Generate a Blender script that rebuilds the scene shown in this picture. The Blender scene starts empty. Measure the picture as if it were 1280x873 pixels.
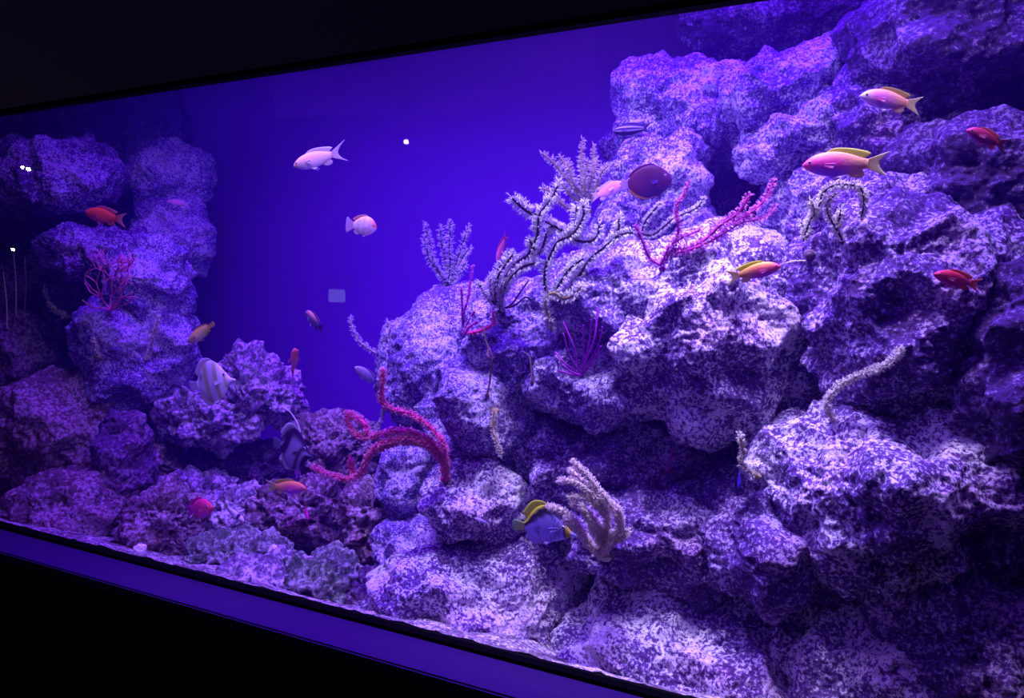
import bpy, bmesh, math, random, zlib
import numpy as np
from mathutils import Vector, Matrix
from mathutils.bvhtree import BVHTree

random.seed(7)
RNG = np.random.default_rng(11)
SC = bpy.context.scene
COL = SC.collection

# ------------------------------------------------------------------ camera
W, H, F = 1280.0, 873.0, 853.0
YAW, PIT = math.radians(24.5), math.radians(6.79)
CAM = Vector((0.0, -1.0, 1.57))
FW = Vector((-math.sin(YAW)*math.cos(PIT), math.cos(YAW)*math.cos(PIT), -math.sin(PIT)))
RT = Vector((math.cos(YAW), math.sin(YAW), 0.0))
UP = RT.cross(FW).normalized()
GF = Vector((-math.sin(YAW), math.cos(YAW), 0.0))      # level forward

cd = bpy.data.cameras.new('camera'); cam = bpy.data.objects.new('camera', cd); COL.objects.link(cam)
cd.sensor_width = 36.0; cd.lens = F/W*36.0; cd.clip_start = 0.02; cd.clip_end = 60
M = Matrix((RT, UP, -FW)).transposed().to_4x4(); M.translation = CAM
cam.matrix_world = M
SC.camera = cam

def ray(px, py):
    return (FW + RT*((px-W/2)/F) + UP*((H/2-py)/F))
def at(px, py, Y):
    """the point of the tank at depth Y behind the glass that the view through this pixel meets"""
    d = ray(px, py)
    return CAM + d*((Y-CAM.y)/d.y)
def scale_at(px, py, Y):
    """metres per pixel there"""
    d = ray(px, py)
    return (Y-CAM.y)/d.y/F

# ------------------------------------------------------------------ object helpers
def tag(o, label=None, cat=None, group=None, kind=None):
    if label: o['label'] = label
    if cat: o['category'] = cat
    if group: o['group'] = group
    if kind: o['kind'] = kind
    return o
def empty(name, loc, label, cat, group=None):
    o = bpy.data.objects.new(name, None); COL.objects.link(o); o.location = loc
    o.empty_display_size = .02
    return tag(o, label, cat, group)
def link(name, me, mat, parent=None, smooth=True):
    if mat is not None and not me.materials: me.materials.append(mat)
    if smooth and len(me.polygons):
        me.polygons.foreach_set('use_smooth', np.ones(len(me.polygons), dtype=bool))
    o = bpy.data.objects.new(name, me); COL.objects.link(o)
    if parent is not None: o.parent = parent
    return o
def mesh_np(name, V, Fc, cols=None):
    me = bpy.data.meshes.new(name)
    me.from_pydata(np.asarray(V, dtype=float).tolist(), [], [tuple(int(i) for i in f) for f in Fc])
    if cols is not None:
        a = me.color_attributes.new('Col', 'FLOAT_COLOR', 'POINT')
        c = np.ones((len(V), 4), dtype=np.float32); c[:, :3] = cols
        a.data.foreach_set('color', c.ravel())
    me.update()
    return me
def fast_tri_mesh(name, V, T):
    me = bpy.data.meshes.new(name)
    n, m = len(V), len(T)
    me.vertices.add(n); me.vertices.foreach_set('co', np.asarray(V, np.float32).ravel())
    me.loops.add(m*3); me.loops.foreach_set('vertex_index', np.asarray(T, np.int32).ravel())
    me.polygons.add(m); me.polygons.foreach_set('loop_start', np.arange(0, m*3, 3, dtype=np.int32))
    me.polygons.foreach_set('loop_total', np.full(m, 3, dtype=np.int32))
    me.update(calc_edges=True); me.validate()
    return me
def box_mesh(name, lo, hi, bevel=0.0):
    bm = bmesh.new(); bmesh.ops.create_cube(bm, size=1)
    for v in bm.verts:
        v.co = Vector([lo[i] + (v.co[i]+.5)*(hi[i]-lo[i]) for i in range(3)])
    if bevel: bmesh.ops.bevel(bm, geom=bm.edges[:], offset=bevel, segments=2, affect='EDGES')
    me = bpy.data.meshes.new(name); bm.to_mesh(me); bm.free(); return me

# ------------------------------------------------------------------ noise
def _hash(ix, iy, iz, seed):
    h = (ix.astype(np.uint32)*np.uint32(374761393) + iy.astype(np.uint32)*np.uint32(668265263)
         + iz.astype(np.uint32)*np.uint32(2147483647) + np.uint32(seed*974711 & 0xffffffff))
    h = (h ^ (h >> np.uint32(13)))*np.uint32(1274126177)
    h = (h ^ (h >> np.uint32(16)))*np.uint32(2246822519)
    return h ^ (h >> np.uint32(13))
def pnoise(p, seed=0):
    p = p.astype(np.float32) + np.float32(1000.0)
    i = np.floor(p).astype(np.int32); f = p - i
    u = f*f*f*(f*(f*6-15)+10)
    out = 0
    for dx in (0, 1):
        wx = u[:, 0] if dx else 1-u[:, 0]
        for dy in (0, 1):
            wy = u[:, 1] if dy else 1-u[:, 1]
            for dz in (0, 1):
                wz = u[:, 2] if dz else 1-u[:, 2]
                h = _hash(i[:, 0]+dx, i[:, 1]+dy, i[:, 2]+dz, seed)
                gx = (h & np.uint32(1023)).astype(np.float32)/511.5-1
                gy = ((h >> np.uint32(10)) & np.uint32(1023)).astype(np.float32)/511.5-1
                gz = ((h >> np.uint32(20)) & np.uint32(1023)).astype(np.float32)/511.5-1
                out = out + wx*wy*wz*(gx*(f[:, 0]-dx)+gy*(f[:, 1]-dy)+gz*(f[:, 2]-dz))
    return out
def worley(p, seed=0):
    p = p.astype(np.float32) + np.float32(1000.0)
    i = np.floor(p).astype(np.int32); f = p - i
    best = np.full(len(p), 9.0, np.float32)
    for dx in (-1, 0, 1):
        for dy in (-1, 0, 1):
            for dz in (-1, 0, 1):
                h = _hash(i[:, 0]+dx, i[:, 1]+dy, i[:, 2]+dz, seed)
                ox = (h & np.uint32(1023)).astype(np.float32)/1023
                oy = ((h >> np.uint32(10)) & np.uint32(1023)).astype(np.float32)/1023
                oz = ((h >> np.uint32(20)) & np.uint32(1023)).astype(np.float32)/1023
                d = (dx+ox-f[:, 0])**2 + (dy+oy-f[:, 1])**2 + (dz+oz-f[:, 2])**2
                best = np.minimum(best, d)
    return np.sqrt(best)

# ------------------------------------------------------------------ materials
def new_mat(name):
    m = bpy.data.materials.new(name); m.use_nodes = True
    nt = m.node_tree; nt.nodes.clear()
    out = nt.nodes.new('ShaderNodeOutputMaterial')
    return m, nt, out
def flat(name, col, rough=.6, spec=.3, emit=None, estr=0):
    m, nt, out = new_mat(name)
    b = nt.nodes.new('ShaderNodeBsdfPrincipled')
    n = nt.nodes.new('ShaderNodeTexNoise'); n.inputs['Scale'].default_value = 9; n.inputs['Detail'].default_value = 5
    mx = nt.nodes.new('ShaderNodeMixRGB'); mx.blend_type = 'MULTIPLY'; mx.inputs[0].default_value = .25
    mx.inputs[1].default_value = (*col, 1)
    nt.links.new(n.outputs['Fac'], mx.inputs[2])
    nt.links.new(mx.outputs[0], b.inputs['Base Color'])
    b.inputs['Roughness'].default_value = rough
    b.inputs['Specular IOR Level'].default_value = spec
    if emit:
        b.inputs['Emission Color'].default_value = (*emit, 1); b.inputs['Emission Strength'].default_value = estr
    nt.links.new(b.outputs[0], out.inputs[0])
    return m

def rock_mat(name, dark, mid, pale, cover=.5, scale=95., bump=1.0, patch=7., tint=None):
    """porous reef rock: dark pores, mid coat and a lacy pale crust"""
    m, nt, out = new_mat(name)
    N = nt.nodes.new; L = nt.links.new
    tc = N('ShaderNodeTexCoord')
    def noise(sc, det, rgh, dist=0.):
        n = N('ShaderNodeTexNoise'); n.inputs['Scale'].default_value = sc; n.inputs['Detail'].default_value = det
        n.inputs['Roughness'].default_value = rgh; n.inputs['Distortion'].default_value = dist
        L(tc.outputs['Object'], n.inputs['Vector']); return n
    big = noise(patch, 3, .55); fine = noise(scale, 6, .66, .12); fine2 = noise(scale*.38, 5, .62, .1)
    # crust = fine noise + patchiness
    a = N('ShaderNodeMath'); a.operation = 'MULTIPLY_ADD'; a.inputs[1].default_value = .50
    L(big.outputs['Fac'], a.inputs[0]); L(fine.outputs['Fac'], a.inputs[2])
    a2 = N('ShaderNodeMath'); a2.operation = 'MULTIPLY_ADD'; a2.inputs[1].default_value = .45
    L(fine2.outputs['Fac'], a2.inputs[0]); L(a.outputs[0], a2.inputs[2])
    lo = .975 + (.5-cover)*.5
    r = N('ShaderNodeMapRange'); r.inputs['From Min'].default_value = lo-.03; r.inputs['From Max'].default_value = lo+.06
    L(a2.outputs[0], r.inputs['Value'])
    r0 = N('ShaderNodeMapRange'); r0.inputs['From Min'].default_value = lo-.30; r0.inputs['From Max'].default_value = lo-.04
    L(a2.outputs[0], r0.inputs['Value'])
    m1 = N('ShaderNodeMixRGB'); m1.inputs[1].default_value = (*dark, 1); m1.inputs[2].default_value = (*mid, 1)
    L(r0.outputs[0], m1.inputs[0])
    m2 = N('ShaderNodeMixRGB'); m2.inputs[2].default_value = (*pale, 1)
    L(r.outputs[0], m2.inputs[0]); L(m1.outputs[0], m2.inputs[1])
    # pores through the crust
    vo = N('ShaderNodeTexVoronoi'); vo.inputs['Scale'].default_value = scale*1.15; L(tc.outputs['Object'], vo.inputs['Vector'])
    vr = N('ShaderNodeMapRange'); vr.inputs['From Min'].default_value = .16; vr.inputs['From Max'].default_value = .34
    L(vo.outputs['Distance'], vr.inputs['Value'])
    vm = N('ShaderNodeMath'); vm.operation = 'MULTIPLY'; L(r.outputs[0], vm.inputs[0]); L(vr.outputs[0], vm.inputs[1]); L(vm.outputs[0], m2.inputs[0])
    last = m2
    if tint:
        tn = noise(4.5, 4, .6, .5)
        tr = N('ShaderNodeMapRange'); tr.inputs['From Min'].default_value = .48; tr.inputs['From Max'].default_value = .66
        tr.inputs['To Max'].default_value = .7
        L(tn.outputs['Fac'], tr.inputs['Value'])
        m3 = N('ShaderNodeMixRGB'); m3.blend_type = 'MULTIPLY'; m3.inputs[2].default_value = (*tint, 1)
        L(tr.outputs[0], m3.inputs[0]); L(m2.outputs[0], m3.inputs[1]); last = m3
    b = N('ShaderNodeBsdfPrincipled'); b.inputs['Roughness'].default_value = .85
    b.inputs['Specular IOR Level'].default_value = .15
    L(last.outputs[0], b.inputs['Base Color'])
    bp = N('ShaderNodeBump'); bp.inputs['Strength'].default_value = bump; bp.inputs['Distance'].default_value = .004
    L(a2.outputs[0], bp.inputs['Height']); L(bp.outputs[0], b.inputs['Normal'])
    L(b.outputs[0], out.inputs[0])
    return m

def attr_mat(name, rough=.45, spec=.3, transl=0.0, fine=0.0):
    m, nt, out = new_mat(name)
    N = nt.nodes.new; L = nt.links.new
    at_ = N('ShaderNodeAttribute'); at_.attribute_name = 'Col'
    b = N('ShaderNodeBsdfPrincipled'); b.inputs['Roughness'].default_value = rough
    b.inputs['Specular IOR Level'].default_value = spec
    L(at_.outputs['Color'], b.inputs['Base Color'])
    if fine:
        tc = N('ShaderNodeTexCoord')
        v = N('ShaderNodeTexVoronoi'); v.inputs['Scale'].default_value = fine
        L(tc.outputs['Object'], v.inputs['Vector'])
        bp = N('ShaderNodeBump'); bp.inputs['Strength'].default_value = .12; bp.inputs['Distance'].default_value = .002
        L(v.outputs['Distance'], bp.inputs['Height']); L(bp.outputs[0], b.inputs['Normal'])
    if transl:
        t = N('ShaderNodeBsdfTranslucent'); L(at_.outputs['Color'], t.inputs['Color'])
        mx = N('ShaderNodeMixShader'); mx.inputs[0].default_value = transl
        L(b.outputs[0], mx.inputs[1]); L(t.outputs[0], mx.inputs[2]); L(mx.outputs[0], out.inputs[0])
    else:
        L(b.outputs[0], out.inputs[0])
    return m

def soft_mat(name, col, transl=.35, rough=.6, var=.3):
    m, nt, out = new_mat(name)
    N = nt.nodes.new; L = nt.links.new
    n = N('ShaderNodeTexNoise'); n.inputs['Scale'].default_value = 120; n.inputs['Detail'].default_value = 2
    tc = N('ShaderNodeTexCoord'); L(tc.outputs['Object'], n.inputs['Vector'])
    mx = N('ShaderNodeMixRGB'); mx.inputs[1].default_value = (*col, 1); mx.inputs[2].default_value = (*[c*(1-var) for c in col], 1)
    L(n.outputs['Fac'], mx.inputs[0])
    b = N('ShaderNodeBsdfPrincipled'); b.inputs['Roughness'].default_value = rough; b.inputs['Specular IOR Level'].default_value = .2
    L(mx.outputs[0], b.inputs['Base Color'])
    if transl:
        t = N('ShaderNodeBsdfTranslucent'); L(mx.outputs[0], t.inputs['Color'])
        s = N('ShaderNodeMixShader'); s.inputs[0].default_value = transl
        L(b.outputs[0], s.inputs[1]); L(t.outputs[0], s.inputs[2]); L(s.outputs[0], out.inputs[0])
    else: L(b.outputs[0], out.inputs[0])
    return m

# ------------------------------------------------------------------ the room and the tank shell
ZB = at(0, 655, 0).z          # window bottom
ZT = at(0, 145, 0).z          # window top
XL, XR = -3.0, 1.1            # window ends
TB = 1.25                     # tank depth
RX0, RX1, RY0, CZ = -6.5, 3.0, -3.2, 2.95
GT = .02                      # glass thickness

m_black = flat('black_painted_panel', (.012, .009, .014), .6, .2)
m_header = flat('charcoal_panel', (.22, .18, .24), .55, .3)
m_sill = flat('satin_violet_sill', (.08, .028, .17), .5, .35)
m_gasket = flat('black_rubber', (.005, .005, .006), .9, .05)
m_floor = flat('dark_carpet', (.02, .018, .02), .9, .1)
m_back = flat('blue_tank_paint', (.22, .04, .55), .8, .1)

def struct(name, lo, hi, mat, label=None, bevel=0.):
    o = link(name, box_mesh(name, lo, hi, bevel), mat, None, False)
    return tag(o, label, None, None, 'structure')

struct('floor', (RX0, RY0, -.1), (RX1, TB+.1, 0), m_floor)
struct('ceiling', (RX0, RY0, CZ), (RX1, TB+.1, CZ+.1), m_black)
struct('wall_rear', (RX0, RY0-.1, 0), (RX1, RY0, CZ), m_black)
struct('wall_left', (RX0-.1, RY0, 0), (RX0, TB+.1, CZ), m_black)
struct('wall_right', (RX1, RY0, 0), (RX1+.1, TB+.1, CZ), m_black)
struct('wall_header', (RX0, -.012, ZT+.010), (RX1, .012, CZ), m_header)
struct('wall_apron', (RX0, -.085, 0), (RX1, .012, ZB-.03), m_black)
struct('wall_window_end_far', (RX0, -.012, ZB-.03), (XL, .012, ZT+.012), m_black)
struct('wall_window_end_near', (XR, -.012, ZB-.03), (RX1, .012, ZT+.012), m_black)
struct('wall_tank_back', (XL-.6, TB, 0), (RX1, TB+.1, CZ), m_back)
struct('wall_tank_end_far', (XL-.6, .012, 0), (XL-.5, TB, CZ), m_black)
struct('wall_tank_end_near', (XR+.2, .012, 0), (XR+.3, TB, CZ), m_black)
struct('trim_1', (XL, -.014, ZT), (XR, .006, ZT+.010), m_gasket)
struct('trim_2', (XL, -.012, ZB-.012), (XR, .010, ZB+.001), m_gasket)
struct('trim_3', (RX0, -.098, ZB-.03), (RX1, -.010, ZB-.006), m_sill, bevel=.003)

# glass pane
m, nt, out = new_mat('clear_window_glass')
tr = nt.nodes.new('ShaderNodeBsdfTransparent'); tr.inputs[0].default_value = (.985, .985, .99, 1)
gl = nt.nodes.new('ShaderNodeBsdfGlossy'); gl.inputs['Roughness'].default_value = 0
fr = nt.nodes.new('ShaderNodeFresnel'); fr.inputs[0].default_value = 1.33
mx = nt.nodes.new('ShaderNodeMixShader')
nt.links.new(fr.outputs[0], mx.inputs[0]); nt.links.new(tr.outputs[0], mx.inputs[1]); nt.links.new(gl.outputs[0], mx.inputs[2])
nt.links.new(mx.outputs[0], out.inputs[0])
gme = bpy.data.meshes.new('pane')
gme.from_pydata([(XL, .004, ZB), (XR, .004, ZB), (XR, .004, ZT), (XL, .004, ZT)], [], [(0, 1, 2, 3)])
tag(link('window_1', gme, m, None, False), 'long clear glass viewing pane of the aquarium', None, None, 'structure')

# water body
m, nt, out = new_mat('tank_water')
vs = nt.nodes.new('ShaderNodeVolumeScatter')
vs.inputs['Color'].default_value = (.20, .03, 1, 1); vs.inputs['Density'].default_value = .09; vs.inputs['Anisotropy'].default_value = .2
nt.links.new(vs.outputs[0], out.inputs['Volume'])
tag(link('water', box_mesh('water', (XL-.49, .006, ZB-.25), (XR+.19, TB-.002, ZT+.12)), m, None, False), None, None, None, 'structure')

# ------------------------------------------------------------------ rock
ICO = {}
def ico(k):
    if k not in ICO:
        bm = bmesh.new(); bmesh.ops.create_icosphere(bm, subdivisions=k, radius=1.0)
        V = np.array([v.co[:] for v in bm.verts], np.float32)
        T = np.array([[l.vert.index for l in f.loops] for f in bm.faces], np.int32)
        bm.free(); V /= np.linalg.norm(V, axis=1)[:, None]; ICO[k] = (V, T)
    return ICO[k]

def boulder_verts(k, spec):
    px, py, rx, ry, Y, dep, roll, n, rough, hole, seed = spec
    U, T = ico(k)
    s = scale_at(px, py, Y)
    a, c, b = rx*s, dep, ry*s
    den = (np.abs(U)**n).sum(1)**(1/n)
    P = U/den[:, None]
    Nn = np.sign(U)*np.abs(P)**(n-1)
    P = P*np.array([a, c, b], np.float32)
    Nn = Nn/np.array([a, c, b], np.float32); Nn /= np.linalg.norm(Nn, axis=1)[:, None]
    cr, sr = math.cos(roll), math.sin(roll)
    R2 = np.array([[cr, 0, sr], [0, 1, 0], [-sr, 0, cr]], np.float32)
    P = P@R2.T; Nn = Nn@R2.T
    R = min(a, b, c*1.2)
    q = P + np.float32(seed*3.17)
    d = rough*R*(.42*pnoise(q/(1.0*R), seed) + .30*pnoise(q/(.48*R), seed+1))
    d += rough*(.045*(np.abs(pnoise(q/.085, seed+2))*-1+.2) + .012*pnoise(q/.036, seed+3) + .007*pnoise(q/.017, seed+4) + .005*pnoise(q/.0085, seed+5))
    if hole > 0:
        w = worley(q/.040 + .5*pnoise(q/.03, seed+7)[:, None], seed+6)
        d -= hole*np.clip(.42-w, 0, 1)*.07
        w = worley(q/.018, seed+8)
        d -= hole*np.clip(.45-w, 0, 1)*.022
    P = P + Nn*d[:, None]
    # local axes -> world (level axes that follow the view's heading)
    B = np.array([RT[:], GF[:], (0, 0, 1)], np.float32)
    return P@B, T

ROCKV, ROCKT, NOFF = [], [], 0
NROCK = 0
def boulder(label, mat, px, py, rx, ry, Y, dep, roll=0., n=2.3, rough=1., hole=.35, name='reef_boulder', cat='rock', group=None, res=None):
    global NOFF, NROCK
    NROCK += 1
    spec = (px, py, rx, ry, Y, dep, math.radians(roll), n, rough, hole, zlib.crc32(label.encode()) % 997)
    big = max(rx, ry)
    k = res or (8 if big > 125 else 7 if big > 38 else 6)
    c = at(px, py, Y)
    V, T = boulder_verts(k, spec)
    V[:, 1] = np.clip(V[:, 1] + c.y, .024, TB-.01) - c.y        # flattened where it meets the glass or the back wall
    o = link(name, fast_tri_mesh(name, V, T), mat)
    o.location = c
    tag(o, label, cat, group)
    Vl, Tl = boulder_verts(5, spec)
    Vl[:, 1] = np.clip(Vl[:, 1] + c.y, .024, TB-.01) - c.y
    ROCKV.append(Vl + np.array(c, np.float32)); ROCKT.append(Tl + NOFF); NOFF += len(Vl)
    return o

violet, mauve, chalk = (.035, .014, .075), (.24, .17, .34), (.88, .84, .86)
m_crust = rock_mat('chalky_crusted_rock', violet, (.15, .075, .33), (.68, .62, .74), .48, 205, 1., 6.)
m_crust2 = rock_mat('lacy_crusted_rock', (.04, .014, .06), (.14, .065, .26), (.80, .75, .82), .50, 165, 1., 9., (.9, .6, .75))
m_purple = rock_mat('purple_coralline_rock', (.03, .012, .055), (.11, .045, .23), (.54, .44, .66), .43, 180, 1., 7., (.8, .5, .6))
m_dim = rock_mat('shade_darkened_rock', (.028, .012, .05), (.075, .03, .15), (.29, .20, .40), .41, 160, 1., 7.)  # darker copy of the reef rock, shade of dim places put into its colour
m_brown = rock_mat('brown_porous_rock', (.035, .02, .03), (.19, .12, .15), (.50, .40, .46), .42, 110, 1., 8., (.9, .7, .65))
m_grey = rock_mat('pale_grey_porous_rock', (.05, .035, .07), (.26, .20, .30), (.74, .69, .73), .46, 90, 1., 8.)
m_green = rock_mat('green_algae_rock', (.035, .04, .04), (.15, .19, .15), (.46, .50, .44), .44, 110, 1., 9., (.9, .8, .9))
m_plum = rock_mat('plum_rock', (.03, .014, .045), (.13, .06, .17), (.34, .24, .36), .43, 110, 1., 6., (.9, .6, .6))

# --- the big reef
B = boulder
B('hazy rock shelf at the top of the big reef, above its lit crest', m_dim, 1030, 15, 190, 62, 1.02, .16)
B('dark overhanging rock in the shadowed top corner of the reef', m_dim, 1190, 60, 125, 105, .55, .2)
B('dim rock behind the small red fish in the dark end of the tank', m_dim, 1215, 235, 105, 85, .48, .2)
B('hazy slim rock column behind the dark striped fish', m_purple, 800, 215, 44, 70, .93, .12)
B('lit dome at the summit of the big reef beside the striped fish', m_crust, 860, 150, 88, 66, .80, .18, 10)
B('lit crest block of the big reef under the hazy shelf', m_crust, 985, 130, 92, 60, .74, .2, -14)
B('pale rock face around the dark plum fish', m_crust, 818, 258, 58, 86, .66, .16, 4)
B('slanting rock ridge above the dark cave mouth', m_crust, 1006, 166, 86, 36, .60, .14, -32)
B('hazy rock that the spiky sea rod bush stands on', m_crust, 772, 325, 44, 76, .78, .12, rough=.7)
B('pale rock lip under the cave mouth, behind the magenta sea fan', m_crust, 905, 322, 76, 46, .54, .14)
B('rock buttress between the cave and the arched pale coral', m_crust, 1014, 280, 52, 72, .55, .15)
B('rock behind the two large pink and yellow fish', m_purple, 1085, 190, 75, 92, .58, .16)
B('rock shoulder under the arched pale coral', m_purple, 1090, 275, 85, 55, .44, .16)
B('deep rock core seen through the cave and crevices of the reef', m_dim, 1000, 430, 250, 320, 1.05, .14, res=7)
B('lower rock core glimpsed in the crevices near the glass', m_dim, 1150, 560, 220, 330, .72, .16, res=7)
B('long dark block with a flat top behind the dim red fish', m_purple, 1140, 395, 152, 128, .36, .20, 6, 2.8)
B('big rounded rock dome on the edge of the open blue water', m_crust, 570, 455, 94, 98, .62, .20, -14, 2.3, rough=.65)
B('broad pale ledge carrying the large branching coral', m_crust, 690, 425, 115, 78, .50, .2, 6)
B('wide front rock below the magenta sea fan', m_crust, 800, 385, 110, 82, .46, .2)
B('rock nose hanging over the diagonal crevice, by the orange fish', m_crust2, 885, 420, 105, 125, .38, .18, 26, 2.5)
B('lit rock face beside the short yellow coral stub', m_crust, 628, 520, 88, 95, .46, .2)
B('rounded knob under the violet whip bush', m_crust, 760, 475, 98, 52, .40, .17)
B('recessed purple rock in the shadow under the wide overhang', m_purple, 815, 580, 165, 80, .45, .16)
B('rock slab inside the diagonal crevice', m_purple, 960, 500, 85, 92, .46, .16)
B('smooth dome at the foot of the pink sea rods', m_crust, 530, 590, 57, 72, .50, .16, rough=.7)
B('bright jutting rock that the pink sea rods grow from', m_crust2, 605, 618, 72, 48, .34, .14)
B('lit ledge rock in front of the curled pale rod, topped with white crust', m_crust2, 1130, 600, 165, 112, .29, .22, -10, 2.3)
B('purple rock behind the beige sea plume', m_purple, 835, 660, 128, 66, .34, .17)
B('rough rock hump under the bent pale rod', m_purple, 970, 660, 108, 84, .32, .2)
B('bulging base rock under the dotted butterflyfish', m_crust2, 600, 748, 128, 88, .30, .2, 4)
B('narrow waist of rock at the sand under the pink rods', m_crust, 520, 700, 48, 60, .36, .14)
B('white flecked boulder at the bottom of the glass', m_crust2, 865, 838, 172, 132, .33, .29, 0, 2.3)
B('speckled boulder pressed against the glass beside the white flecked one', m_crust2, 1065, 850, 130, 128, .30, .26)
B('mauve rock with dark hollows in the near bottom corner', m_purple, 1195, 790, 130, 130, .28, .24)
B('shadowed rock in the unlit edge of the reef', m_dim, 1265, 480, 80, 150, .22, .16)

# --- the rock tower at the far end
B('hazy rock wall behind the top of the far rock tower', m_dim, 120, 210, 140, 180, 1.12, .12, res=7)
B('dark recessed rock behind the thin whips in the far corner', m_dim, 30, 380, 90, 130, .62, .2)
B('top ledge of the far rock tower', m_purple, 55, 222, 82, 42, .46, .16, 4)
B('small round knob on the top ledge of the far tower', m_purple, 108, 196, 26, 20, .60, .1)
B('pale rounded rock at the top of the tower by the blue water', m_crust, 212, 228, 54, 50, .92, .14, n=2., rough=.8)
B('pale rock overhanging the blue water behind the faint pink fish', m_crust, 216, 298, 50, 54, .84, .14, n=2., rough=.8)
B('white topped ledge under the orange red fish', m_purple, 125, 318, 68, 34, .50, .13, 4)
B('bright crusted bulge beside the pink twig fan', m_crust, 188, 352, 46, 52, .55, .13)
B('shaded rock behind the pink twig fan', m_dim, 110, 375, 55, 60, .58, .12)
B('big egg shaped rock of the tower with two small pale rods', m_crust, 172, 438, 66, 78, .52, .16)
B('round brown boulder with a dark hollow in its top', m_brown, 82, 540, 84, 76, .36, .17)
B('brown rock at the foot of the tower against the glass', m_brown, 95, 645, 72, 58, .22, .14)
B('dim reddish rock above the round brown boulder', m_plum, 30, 455, 60, 70, .46, .14)
B('narrow brown rock at the extreme far end of the glass', m_brown, 2, 545, 20, 48, .22, .08)
B('dark rock in the bottom far corner of the window', m_plum, 5, 640, 60, 55, .30, .12)
B('violet rock filling the gap beside the tower foot', m_plum, 160, 600, 30, 90, .34, .1)

# --- loose live rock on the sand
def live(label, mat, *a, **k):
    k.setdefault('hole', 1.6); k.setdefault('rough', 1.3); k.setdefault('res', 7)
    return boulder(label, mat, *a, name='live_rock', cat='rock', group='loose porous rocks on the sand', **k)
live('bright grey porous rock on top of the loose pile, leaning', m_grey, 325, 482, 58, 36, .66, .11, 38)
live('porous rock just under the striped butterflyfish', m_grey, 268, 522, 66, 38, .58, .11, -6)
live('brown rock behind the black and white bannerfish', m_brown, 420, 562, 60, 42, .64, .11)
live('small knobbly rock beside the tower in the loose pile', m_brown, 198, 580, 32, 28, .50, .08)
live('flat shadowed rock wedged under the striped butterflyfish rock', m_plum, 255, 582, 38, 16, .62, .08)
live('dark rock in the middle gap of the loose pile', m_plum, 322, 592, 36, 40, .70, .09)
live('bluish rock above the small magenta fish', m_grey, 246, 615, 44, 26, .50, .09)
live('bluish rock behind the small black and white fish', m_grey, 302, 640, 38, 32, .46, .08)
live('rounded brown rock in front of the magenta fish, by the tower', m_brown, 205, 656, 42, 42, .28, .09)
live('large pitted rock below the yellow tailed fish', m_brown, 378, 640, 56, 42, .44, .1)
live('tall brown rock against the base of the big reef', m_brown, 463, 655, 36, 54, .42, .1)
live('green tinted mound in front of the loose pile', m_green, 298, 696, 64, 25, .22, .09)
live('violet grey rubble rock close to the glass', m_grey, 330, 722, 58, 22, .14, .08)
live('green brown rock beside the bare white sand patch', m_green, 396, 724, 52, 30, .20, .09)
live('low dark rock at the sand beside the big reef', m_plum, 466, 744, 32, 22, .22, .08)
live('small pale rock lying at the glass beside the reef base', m_grey, 487, 777, 22, 8, .06, .03)

m_white = rock_mat('bleached_coral', (.5, .46, .5), (.82, .79, .80), (.97, .95, .95), .6, 120, .8, 9.)
boulder('bleached white coral fragment lying between the green brown rock and the big reef', m_white, 434, 719, 17, 9, .30, .03, 0, 2., 1.2, .4, 'coral_fragment', 'coral fragment', 'bleached coral fragments on the sand', 6)
boulder('thin white coral fragment propped above the green brown rock', m_white, 352, 698, 15, 7, .22, .025, 40, 2., 1.2, .4, 'coral_fragment', 'coral fragment', 'bleached coral fragments on the sand', 6)
boulder('little white coral chip at the glass by the foot of the tower', m_white, 174, 690, 5, 6, .04, .012, 0, 2., 1.2, .4, 'coral_fragment', 'coral fragment', 'bleached coral fragments on the sand', 6)

V_all = np.concatenate(ROCKV); T_all = np.concatenate(ROCKT)
BVH = BVHTree.FromPolygons([Vector(v) for v in V_all.tolist()], T_all.tolist())
def hitY(px, py):
    d = ray(px, py).normalized()
    h = BVH.ray_cast(CAM, d)
    return h[0].y if h[0] is not None else TB

# ------------------------------------------------------------------ sand
def sand():
    nx, ny = 260, 110
    xs = np.linspace(XL-.48, XR+.15, nx); ys = np.linspace(.013, TB-.01, ny)
    X, Y = np.meshgrid(xs, ys, indexing='ij')
    P = np.stack([X.ravel(), Y.ravel(), np.zeros(nx*ny)], 1).astype(np.float32)
    z = ZB + .006 - np.minimum(.15, .52*P[:, 1]) + (.035*pnoise(P/.3, 3) + .016*pnoise(P/.07, 4))*np.minimum(1, P[:, 1]/.15) + .008*pnoise(P/.022, 5)
    V = np.stack([P[:, 0], P[:, 1], z], 1)
    idx = np.arange(nx*ny).reshape(nx, ny)
    q = np.stack([idx[:-1, :-1], idx[1:, :-1], idx[1:, 1:], idx[:-1, 1:]], -1).reshape(-1, 4)
    ms = rock_mat('coral_sand', (.06, .04, .06), (.22, .17, .20), (.85, .80, .80), .44, 150, 1., 14.)
    tag(link('sand_bed', mesh_np('sand', V, q), ms), 'coral sand and crushed rubble covering the tank bottom', 'sand', None, 'stuff')
sand()

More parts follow.
